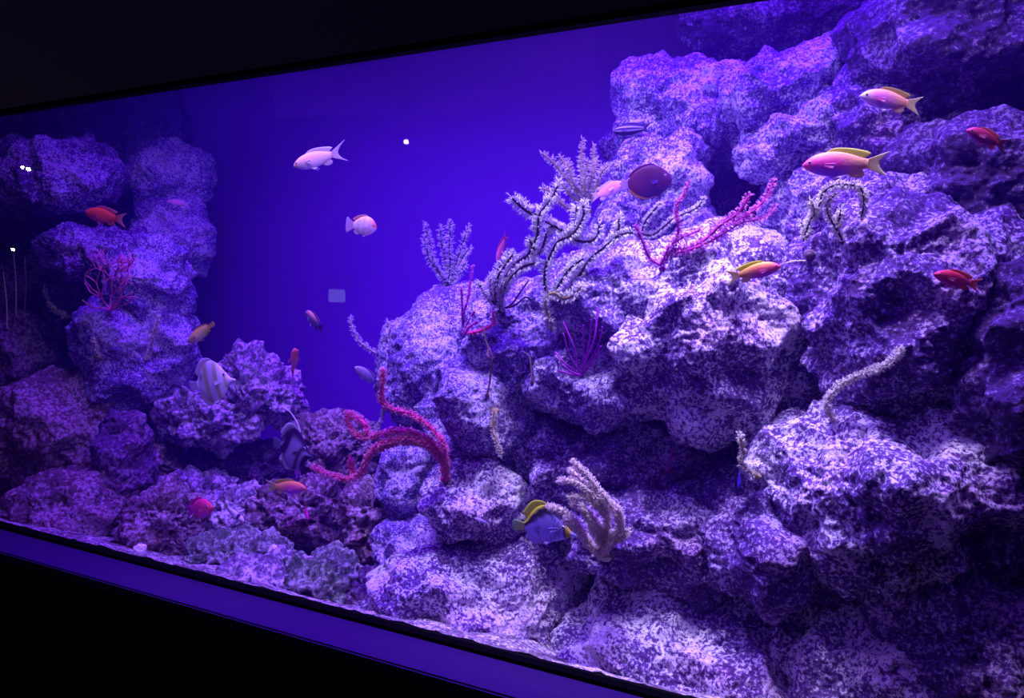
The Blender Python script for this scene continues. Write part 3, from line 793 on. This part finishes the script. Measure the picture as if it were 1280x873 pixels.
    for sg in (-1, 1):
        x0 = .30 if dorsal != 'disk' else .36
        Vv, ff, cc = fin_sheet([(x0, bot(x0)+.02), (x0+.05, bot(x0+.05)+.02)], [(x0+.10, bot(x0)-.05), (x0+.16, bot(x0)-.02)], 7, 6, .0025, p0, p1, sg*.015, sg*.03)
        put('pelvic_fin', Vv, ff, cc, m_fin)
        if pect:
            wx = float(np.interp(.27, s, wd)); zc = float(np.interp(.27, s, mid))-.02
            Vv, ff, cc = fin_sheet([(.26, zc+.022), (.26, zc-.022)], [(.38, zc+.02), (.405, zc-.02), (.37, zc-.05)], 9, 6, .002, *fins.get('pect', fins['pelvic']), sg*wx*.93, sg*.045)
            put('pectoral_fin', Vv, ff, cc, m_fin)
        ex, ez, er = pr['eye']; ez *= hgt
        hz = float(np.interp(ex, s, mid)); hw = float(np.interp(ex, s, wd)); hv = float(np.interp(ex, s, hh))
        ey = hw*math.sqrt(max(.05, 1-((ez-hz)/hv)**2))
        U, T = ico(3)
        Ve = U*np.array([er, er*.55, er]) + np.array([ex, sg*(ey-er*.12), ez])
        eo = link('eye', fast_tri_mesh('eye', place(Ve), T[:, ::-1]), m_eyew, root)
        Vp = U*np.array([er*.62, er*.35, er*.62]) + np.array([ex, sg*(ey+er*.22), ez])
        link('pupil', fast_tri_mesh('pupil', place(Vp), T[:, ::-1]), m_pupil, eo)
    if filament:
        C = catmull([(.34, 0, top(.34)), (.42, 0, top(.4)+.12), (.60, 0, top(.4)+.26), (.82, 0, top(.4)+.33)], .02)
        Vv, ff = tube(C, np.linspace(.016, .003, len(C)), 6)
        put('fin_filament', Vv, ff, np.full((len(Vv), 3), .9), m_fin)
    return root

def grad(topc, midc, belly, rear, head, hs=.16, rs=.72):
    topc, midc, belly, rear, head = map(np.array, (topc, midc, belly, rear, head))
    def f(s, v):
        tt = smooth(.15, .85, v)[:, None]; bb = smooth(.05, -.75, -(-v))[:, None] if False else smooth(-.05, -.8, v)[:, None]
        c = midc[None]*(1-tt)+topc[None]*tt
        c = c*(1-bb)+belly[None]*bb
        r = smooth(rs-.22, rs+.22, s)[:, None]; c = c*(1-r)+rear[None]*r
        h = (1-smooth(hs*.3, hs*1.6, s))[:, None]; return c*(1-h)+head[None]*h
    return f
YEL, ORG, PNK, MAG, PUR = (.95, .80, .12), (1, .42, .12), (1, .16, .30), (.85, .05, .50), (.50, .16, .75)
yfin = dict(tail=((1, .74, .28), (.92, .95, .50)), dorsal=((1, .84, .12), (.88, .98, .16)), anal=((.85, .5, .5), (1, .85, .40)), pelvic=((.6, .3, .8), (.75, .5, .95)), spread=.155, pect=((.9, .16, .5), (.85, .3, .7)))
pfin = dict(tail=((1, .6, .7), (.85, .7, .95)), dorsal=((1, .65, .72), (.85, .75, .95)), anal=((1, .6, .7), (.85, .7, .95)), pelvic=((.9, .75, 1), (.95, .85, 1)), spread=.17, pect=((1, .8, .85), (.95, .9, 1)))
rfin = dict(tail=((1, .12, .08), (.9, .4, .35)), dorsal=((1, .15, .1), (.8, .25, .25)), anal=((1, .15, .1), (.8, .25, .25)), pelvic=((.9, .2, .3), (.8, .3, .5)), spread=.15)

fish('anthias', 'largest pink and yellow fish, level above the arched pale coral', 'fish', (1003, 207), (1112, 205), 'anthias',
     grad((1, .40, .20), (1, .08, .46), (.48, .12, .88), (1, .50, .26), (1, .10, .36)), yfin, Y=.12, dY=.0, bend=.05, hgt=1.12)
fish('anthias', 'lilac bodied fish with olive yellow fins, highest on the reef', 'fish', (1075, 120), (1153, 133), 'anthias',
     grad((1, .42, .28), (.88, .22, .62), (.62, .34, .85), (1, .45, .25), (.85, .62, .85), .2), dict(yfin, dorsal=((.9, .5, .15), (.6, .45, .12)), pelvic=((.9, .8, 1), (.95, .9, 1))), Y=.2, dY=.03, hgt=1.1)
fish('anthias', 'orange and yellow fish heading towards the beaded twig', 'fish', (976, 333), (907, 348), 'anthias',
     grad((1, .50, .08), (1, .16, .20), (.62, .06, .60), (1, .52, .14), (1, .10, .22)), dict(yfin, dorsal=((1, .90, .04), (.95, 1, .06))), Y=.14, dY=-.02, bend=.03)
fish('anthias', 'dim red fish in front of the long dark block', 'fish', (1167, 343), (1227, 358), 'anthias',
     grad((.85, .06, .10), (.85, .05, .16), (.6, .05, .3), (.8, .08, .2), (.9, .06, .16)), rfin, Y=.12, dY=.03)
fish('anthias', 'small dark red fish in the unlit top corner of the reef', 'fish', (1208, 163), (1259, 184), 'anthias',
     grad((.7, .05, .14), (.75, .06, .2), (.5, .06, .3), (.45, .03, .06), (.85, .10, .28)), dict(rfin, tail=((.4, .03, .05), (.3, .03, .05))), Y=.22, dY=.04)
fish('anthias', 'pale pink fish with long swallow tail in the open blue water', 'fish', (367, 208), (431, 189), 'anthias',
     grad((1, .62, .60), (1, .55, .68), (.92, .78, .98), (1, .62, .74), (1, .52, .45), .14), pfin, Y=.3, dY=.03, tailshape='lyre', bend=-.04)
fish('anthias', 'plump pink and white banded fish with raised fins in the open blue water', 'fish', (471, 285), (432, 281), 'deep',
     lambda s, v: np.where((((np.sin(s*26+v*.6) > .35) & (s > .28)))[:, None], np.array([[1, .60, .66]]), np.array([[.98, .80, .88]]))*(1-(1-smooth(.1, .34, s))[:, None]*smooth(-.5, .1, v)[:, None]) + np.array([[1, .20, .14]])*(1-smooth(.1, .34, s))[:, None]*smooth(-.5, .1, v)[:, None],
     dict(pfin, dorsal=((1, .4, .25), (.85, .45, .3)), spread=.30, pelvic=((1, .75, .8), (1, .9, .95)), anal=((1, .75, .8), (1, .9, .95))), Y=.3, dY=-.04, hgt=1.22, tailshape='fan')
fish('anthias', 'orange red fish above the white topped tower ledge', 'fish', (106, 266), (157, 276), 'anthias',
     grad((1, .16, .03), (1, .12, .05), (.85, .10, .25), (1, .13, .05), (1, .16, .06)), rfin, Y=.3, dY=.02, bend=-.06)
fish('anthias', 'faint pink fish against the pale tower rock by the blue water', 'fish', (208, 252), (238, 257), 'slim',
     grad((.9, .35, .40), (.85, .35, .5), (.8, .5, .7), (.7, .35, .5), (.9, .5, .55)), pfin, Y=.66, dY=.02, hgt=1.2)
fish('wrasse', 'small yellow fish nosing down beside the egg shaped tower rock', 'fish', (236, 428), (268, 404), 'slim',
     grad((.90, .90, .08), (.95, .98, .20), (.85, .9, .5), (.85, .82, .12), (.9, .92, .3)), dict(tail=((.85, .8, .1), (.8, .75, .2)), dorsal=((.9, .9, .1), (.8, .8, .1)), anal=((.9, .9, .1), (.8, .8, .1)), pelvic=((.9, .8, .4), (.8, .7, .5)), spread=.07), Y=.45, hgt=1.55, tailshape='fan', dorsal='long')
fish('anthias', 'small orange fish hanging head up in the open blue water', 'fish', (370, 438), (364, 470), 'anthias',
     grad((1, .32, .10), (1, .30, .14), (1, .50, .35), (1, .4, .2), (1, .22, .12)), rfin, Y=.6, dY=.10, fat=1.1)
fish('damselfish', 'small dark fish with an orange back, tilted in the blue water', 'fish', (382, 390), (404, 414), 'anthias',
     grad((.85, .45, .25), (.13, .10, .16), (.22, .18, .28), (.10, .07, .15), (.16, .13, .2)), dict(tail=((.08, .05, .12), (.05, .04, .1)), dorsal=((.6, .3, .2), (.4, .2, .2)), anal=((.1, .08, .15), (.1, .08, .15)), pelvic=((.8, .8, .9), (.7, .7, .9)), spread=.12), Y=.6, dY=-.05)
fish('damselfish', 'grey lilac fish beside the reef dome in the blue water', 'fish', (443, 459), (474, 481), 'anthias',
     grad((.42, .30, .45), (.36, .26, .45), (.34, .26, .5), (.2, .14, .35), (.45, .36, .55)), dict(tail=((.18, .12, .3), (.15, .1, .3)), dorsal=((.3, .2, .4), (.25, .18, .4)), anal=((.3, .2, .4), (.25, .18, .4)), pelvic=((.4, .3, .5), (.4, .3, .5)), spread=.10), Y=.6, dY=.05, hgt=1.1)
def stripes(s, v):
    c = np.tile(np.array([[.90, .87, .97]]), (len(s), 1))
    for a, b_, k in ((.20, .26, (.62, .64, .34)), (.40, .50, (.56, .62, .34)), (.66, .78, (.58, .64, .34))):
        w = (smooth(a-.02, a+.015, s)*(1-smooth(b_-.015, b_+.02, s)))[:, None]; c = c*(1-w)+np.array(k)[None]*w
    w = np.exp(-(((s-.86)/.035)**2+((v-.55)/.22)**2))[:, None]; return c*(1-w)+np.array([[.02, .02, .04]])*w
fish('butterflyfish', 'silvery butterflyfish with upright yellow stripes', 'fish', (294, 473), (236, 484), 'disk',
     stripes, dict(tail=((.8, .78, .9), (.75, .75, .95)), dorsal=((.85, .80, .7), (.95, .92, .98)), anal=((.75, .75, .45), (.95, .93, 1)), pelvic=((.95, .9, 1), (.95, .95, 1)), spread=.11), Y=.36, dY=-.02, tailshape='fan', dorsal='disk', hgt=1.0)
def banner(s, v):
    c = np.tile(np.array([[.36, .32, .52]]), (len(s), 1)); dk = np.array([[.03, .01, .045]])
    x = s + .22*v
    for a, b_ in ((-.05, .19), (.30, .40), (.72, .98)):
        w = (smooth(a-.02, a+.03, x)*(1-smooth(b_-.03, b_+.02, x)))[:, None]; c = c*(1-w)+dk*w
    w = smooth(.35, .8, v)[:, None]; return c*(1-w)+dk*w
fish('bannerfish', 'black and white bannerfish with a trailing white fin', 'fish', (392, 571), (341, 553), 'disk',
     banner, dict(tail=((.3, .25, .45), (.25, .2, .4)), dorsal=((.06, .03, .08), (.98, .96, 1)), anal=((.25, .2, .4), (.9, .88, 1)), pelvic=((.1, .05, .12), (.2, .1, .2)), spread=.12, dh=1.1), Y=.42, dY=.02, tailshape='fan', dorsal='disk', filament=True, hgt=1.0)
fish('anthias', 'orange backed fish with a yellow tail over the loose rocks', 'fish', (383, 611), (332, 608), 'anthias',
     grad((1, .45, .10), (1, .16, .34), (.55, .10, .75), (1, .55, .15), (1, .25, .15)), dict(yfin, tail=((.9, .7, .2), (.7, .85, .35)), dorsal=((.9, .6, .12), (.6, .65, .12))), Y=.42, dY=-.02)
fish('anthias', 'small magenta pink fish in front of the bluish rock', 'fish', (266, 635), (232, 639), 'deep',
     grad((1, .06, .26), (1, .07, .28), (.8, .10, .5), (.85, .05, .4), (1, .10, .16)), dict(rfin, tail=((.8, .03, .5), (.7, .05, .6)), dorsal=((1, .05, .3), (.8, .04, .4)), spread=.2), Y=.45, hgt=.95)
fish('dottyback', 'tiny pale fish with a black patch behind its head', 'fish', (305, 652), (279, 631), 'slim',
     lambda s, v: np.where(((s > .22) & (s < .36) & (v > -.3))[:, None], np.array([[.06, .02, .1]]), np.array([[.92, .84, .96]])),
     dict(tail=((.5, .75, .55), (.5, .8, .6)), dorsal=((.8, .7, .95), (.7, .6, .9)), anal=((.8, .7, .95), (.7, .6, .9)), pelvic=((.95, .9, 1), (.95, .9, 1)), spread=.10), Y=.40, bend=.10, tailshape='fan', dorsal='long', hgt=1.45, lift=.06)
fish('anthias', 'tiny magenta fish diving below the yellow tailed fish', 'fish', (385, 651), (380, 627), 'anthias',
     grad((.85, .03, .35), (.8, .03, .4), (.7, .05, .5), (.7, .03, .4), (.8, .03, .3)), rfin, Y=.5, dY=.03, hgt=1.2)
fish('anthias', 'pink fish tilted upright, half behind the large branching coral', 'fish', (621, 327), (634, 292), 'anthias',
     grad((.95, .28, .25), (.9, .25, .30), (.85, .4, .5), (.95, .35, .35), (.85, .2, .25)), rfin, Y=.82, dY=.05, front=False)
fish('anthias', 'pink fish swimming up beside the dark plum fish', 'fish', (781, 230), (738, 248), 'anthias',
     grad((1, .40, .50), (1, .30, .52), (.85, .45, .85), (.95, .45, .75), (1, .42, .55)), dict(pfin, spread=.12), Y=.52, dY=.03, hgt=1.15, roll=-.1)
fish('surgeonfish', 'dark plum oval fish in front of the pale summit rock', 'fish', (840, 224), (776, 232), 'tang',
     grad((.07, .006, .03), (.055, .006, .05), (.04, .008, .075), (.10, .012, .05), (.10, .015, .08)), dict(tail=((.5, .25, .6), (.6, .4, .8)), dorsal=((.12, .01, .06), (.10, .01, .05)), anal=((.15, .03, .05), (.55, .28, .06)), pelvic=((.1, .01, .08), (.1, .01, .08)), spread=.14, pect=((.16, .06, .4), (.14, .04, .35))), Y=.48, dY=-.02, tailshape='fan', dorsal='long', hgt=.98)
def wstripe(s, v):
    c = np.tile(np.array([[.035, .008, .06]]), (len(s), 1))
    for a in (.42, -.28):
        w = np.exp(-((v-a)/.09)**2)[:, None]; c = c*(1-w)+np.array([[.50, .40, .75]])*w
    return c
fish('wrasse', 'dark fish with pale lengthwise stripes beside the reef summit', 'fish', (766, 164), (815, 160), 'slim',
     wstripe, dict(tail=((.07, .02, .1), (.10, .03, .16)), dorsal=((.035, .01, .06), (.12, .06, .3)), anal=((.2, .1, .35), (.3, .2, .5)), pelvic=((.2, .1, .4), (.2, .1, .4)), spread=.15, dh=1.2), Y=.6, tailshape='lyre', dorsal='long', hgt=1.6)
def dotty(s, v):
    c = np.tile(np.array([[.38, .32, .80]]), (len(s), 1)); dk = np.array([[.04, .02, .05]]); yl = np.array([[.82, .90, .04]])
    dots = (np.sin(s*95+v*9) > .55) & (np.sin(v*30-s*14) > .3) & (s > .28) & (s < .8) & (v < .5)
    c = np.where(dots[:, None], np.array([[.10, .07, .30]]), c)
    w = smooth(.05, .22, v - (.95 - 1.15*s))[:, None]; c = c*(1-w)+dk*w
    w = smooth(.15, .3, v-(1.30-1.0*s))[:, None]; c = c*(1-w)+yl*w
    h = (smooth(.10, .13, s)*(1-smooth(.19, .22, s)))[:, None]; c = c*(1-h)+np.array([[.45, .34, .03]])*h
    h = (smooth(.20, .22, s)*(1-smooth(.23, .25, s)))[:, None]; return c*(1-h)+dk*h
fish('butterflyfish', 'dotted lavender butterflyfish with a yellow and black back', 'fish', (722, 668), (640, 656), 'halfdisk',
     dotty, dict(tail=((.75, .72, .15), (.35, .75, .35)), dorsal=((.78, .86, .04), (.74, .82, .10)), anal=((.5, .4, .85), (.6, .5, .95)), pelvic=((.5, .3, .8), (.5, .3, .8)), spread=.09, dh=.9), Y=.16, dY=.02, tailshape='fan', dorsal='disk', hgt=.88)
fish('goby', 'tiny pale lilac fish in the shade under the jutting rock', 'fish', (593, 648), (612, 656), 'slim',
     grad((.45, .30, .75), (.5, .35, .8), (.5, .35, .8), (.4, .25, .7), (.6, .45, .85)), dict(pfin, spread=.08), Y=.3, dY=.01, hgt=1.2, dorsal='long', tailshape='fan')
fish('damselfish', 'tiny deep blue fish hanging below the bent pale rod', 'fish', (923, 612), (926, 582), 'anthias',
     grad((.06, .03, .5), (.07, .03, .55), (.08, .04, .6), (.06, .03, .5), (.07, .03, .5)), dict(tail=((.06, .03, .5), (.05, .02, .4)), dorsal=((.06, .03, .5), (.05, .02, .4)), anal=((.06, .03, .5), (.05, .02, .4)), pelvic=((.06, .03, .5), (.05, .02, .4)), spread=.1), Y=.15, dY=.02)

# snails on the rock
def snail(label, px, py, r, col):
    Y = hitY(px, py)-.004; s = scale_at(px, py, Y)
    th = np.linspace(0, 5.2*math.pi, 90); k = np.exp(-.10*th)
    C = np.stack([np.cos(th)*k*.62, -(1-k)*1.1, np.sin(th)*k*.62], 1)[::-1]*r*s
    V, fc = tube(C, (.42*k[::-1]+.01)*r*s, 10)
    o = link('sea_snail', mesh_np('sea_snail', V, fc), soft_mat('snail_shell', col, 0))
    o.location = at(px, py, Y); tag(o, label, 'snail')
snail('small dark snail at the end of the beaded twig', 1011, 319, 8, (.16, .10, .14))
snail('small white snail on the white flecked boulder', 746, 764, 6, (.9, .86, .9))
snail('small pale snail at the edge of the diagonal crevice', 978, 386, 5, (.85, .75, .9))

# ------------------------------------------------------------------ lamps of the room, seen mirrored in the glass
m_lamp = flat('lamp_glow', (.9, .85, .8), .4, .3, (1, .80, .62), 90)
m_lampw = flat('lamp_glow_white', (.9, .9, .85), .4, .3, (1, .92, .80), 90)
m_screen = flat('screen_glow', (.3, .3, .5), .3, .3, (.6, .5, 1), 5)
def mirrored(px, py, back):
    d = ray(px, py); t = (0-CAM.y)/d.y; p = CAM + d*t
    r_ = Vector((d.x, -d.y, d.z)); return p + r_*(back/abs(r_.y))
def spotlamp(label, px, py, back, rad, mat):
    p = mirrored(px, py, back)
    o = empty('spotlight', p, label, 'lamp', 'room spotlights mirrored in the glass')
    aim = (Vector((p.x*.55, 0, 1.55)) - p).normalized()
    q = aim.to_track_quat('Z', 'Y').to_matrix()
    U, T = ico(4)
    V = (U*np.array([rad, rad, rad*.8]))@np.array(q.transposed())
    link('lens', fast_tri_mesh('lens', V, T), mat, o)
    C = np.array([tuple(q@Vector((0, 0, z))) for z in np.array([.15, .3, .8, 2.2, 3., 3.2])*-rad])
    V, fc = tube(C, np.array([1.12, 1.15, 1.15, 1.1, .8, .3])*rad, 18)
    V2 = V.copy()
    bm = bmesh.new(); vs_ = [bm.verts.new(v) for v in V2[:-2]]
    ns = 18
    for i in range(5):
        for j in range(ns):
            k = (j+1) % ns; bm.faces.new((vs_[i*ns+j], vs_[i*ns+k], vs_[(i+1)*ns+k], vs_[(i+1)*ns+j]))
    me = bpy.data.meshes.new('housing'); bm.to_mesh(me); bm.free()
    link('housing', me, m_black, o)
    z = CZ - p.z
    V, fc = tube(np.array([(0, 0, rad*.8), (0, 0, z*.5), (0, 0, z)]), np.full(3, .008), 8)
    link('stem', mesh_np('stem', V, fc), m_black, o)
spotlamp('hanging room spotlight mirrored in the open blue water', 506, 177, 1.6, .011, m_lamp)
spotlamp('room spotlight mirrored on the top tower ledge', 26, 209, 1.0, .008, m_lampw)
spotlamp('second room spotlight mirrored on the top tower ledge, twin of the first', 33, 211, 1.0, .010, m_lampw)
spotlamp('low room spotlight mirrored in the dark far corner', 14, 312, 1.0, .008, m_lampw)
p = mirrored(420, 370, 2.1)
o = empty('exhibit_screen', p, 'small lit exhibit screen mirrored in the blue water', 'screen')
sw, sh = .055, .036
link('screen_panel', box_mesh('screen_panel', (-sw, -.004, -sh), (sw, .006, sh)), m_screen, o, False)
link('screen_frame', box_mesh('screen_frame', (-sw-.01, -.03, -sh-.01), (sw+.01, -.004, sh+.01), .003), m_black, o, False)
link('screen_post', box_mesh('screen_post', (-.012, -.028, -p.z), (.012, -.01, -sh)), m_black, o, False)

# ------------------------------------------------------------------ light
def area(name, loc, tgt, sx, sy, power, col, spread=180):
    l = bpy.data.lights.new(name, 'AREA'); l.shape = 'RECTANGLE'; l.size = sx; l.size_y = sy
    l.energy = power; l.color = col; l.spread = math.radians(spread)
    o = bpy.data.objects.new(name, l); COL.objects.link(o); o.location = loc
    o.rotation_euler = (Vector(tgt)-Vector(loc)).to_track_quat('-Z', 'Y').to_euler(); return o
def spot(name, loc, tgt, power, col, angle, blend=.6, rad=.05):
    l = bpy.data.lights.new(name, 'SPOT'); l.energy = power; l.color = col; l.spot_size = math.radians(angle); l.spot_blend = blend; l.shadow_soft_size = rad
    o = bpy.data.objects.new(name, l); COL.objects.link(o); o.location = loc
    o.rotation_euler = (Vector(tgt)-Vector(loc)).to_track_quat('-Z', 'Y').to_euler(); return o
WHT, BLU = (.60, .54, 1.0), (.15, .006, 1.0)
LZ = 2.72
area('blue_led_bar', (-.75, .30, LZ), (-.75, .45, 1), 2.0, .3, 46, BLU, 110)
area('front_led_strip', (-.60, .045, 2.25), (-.58, .5, 1.20), 1.75, .05, 5.4, (.66, .54, 1.0), 170)
area('added_reef_fill', (-.02, .06, 2.5), (0, .24, 1.0), .5, .06, 2.6, (.58, .46, 1.0), 62)  # added fill, unseen, lifts the dark low rocks at the near end
spot('reef_led_spot', (-.62, .10, LZ), (-.47, .50, 1.3), 62, WHT, 52, .8)
spot('front_led_spot', (-.30, .06, LZ), (-.20, .24, 1.0), 90, WHT, 40, .8)
spot('tower_led_spot', (-1.55, .25, LZ), (-1.58, .6, 1.2), 6, (.45, .40, 1.0), 40)
spot('rockpile_led_spot', (-1.05, .12, LZ), (-1.15, .35, 1.0), 30, (.66, .62, .95), 36)
spot('added_backdrop_spot', (-1.05, .30, LZ), (-1.55, 1.25, .80), 32, (.23, .003, 1.0), 34, 1.)  # added unseen spot, aimed to brighten only the low back wall
area('added_header_fill', (-2.2, -2.6, 2.7), (-1.6, 0, 2.2), 2., .4, 1.6, (.25, .04, 1.0))  # added unseen fill that gives the header its faint violet

w = bpy.data.worlds.new('dark_room'); SC.world = w; w.use_nodes = True
w.node_tree.nodes['Background'].inputs[0].default_value = (.02, .005, .06, 1); w.node_tree.nodes['Background'].inputs[1].default_value = .15

SC.view_settings.view_transform = 'Standard'; SC.view_settings.look = 'None'
SC.view_settings.exposure = 0; SC.view_settings.gamma = 1; SC.view_settings.use_curve_mapping = False
SC.cycles.use_denoising = True; SC.cycles.max_bounces = 8; SC.cycles.transparent_max_bounces = 12; SC.cycles.volume_bounces = 1
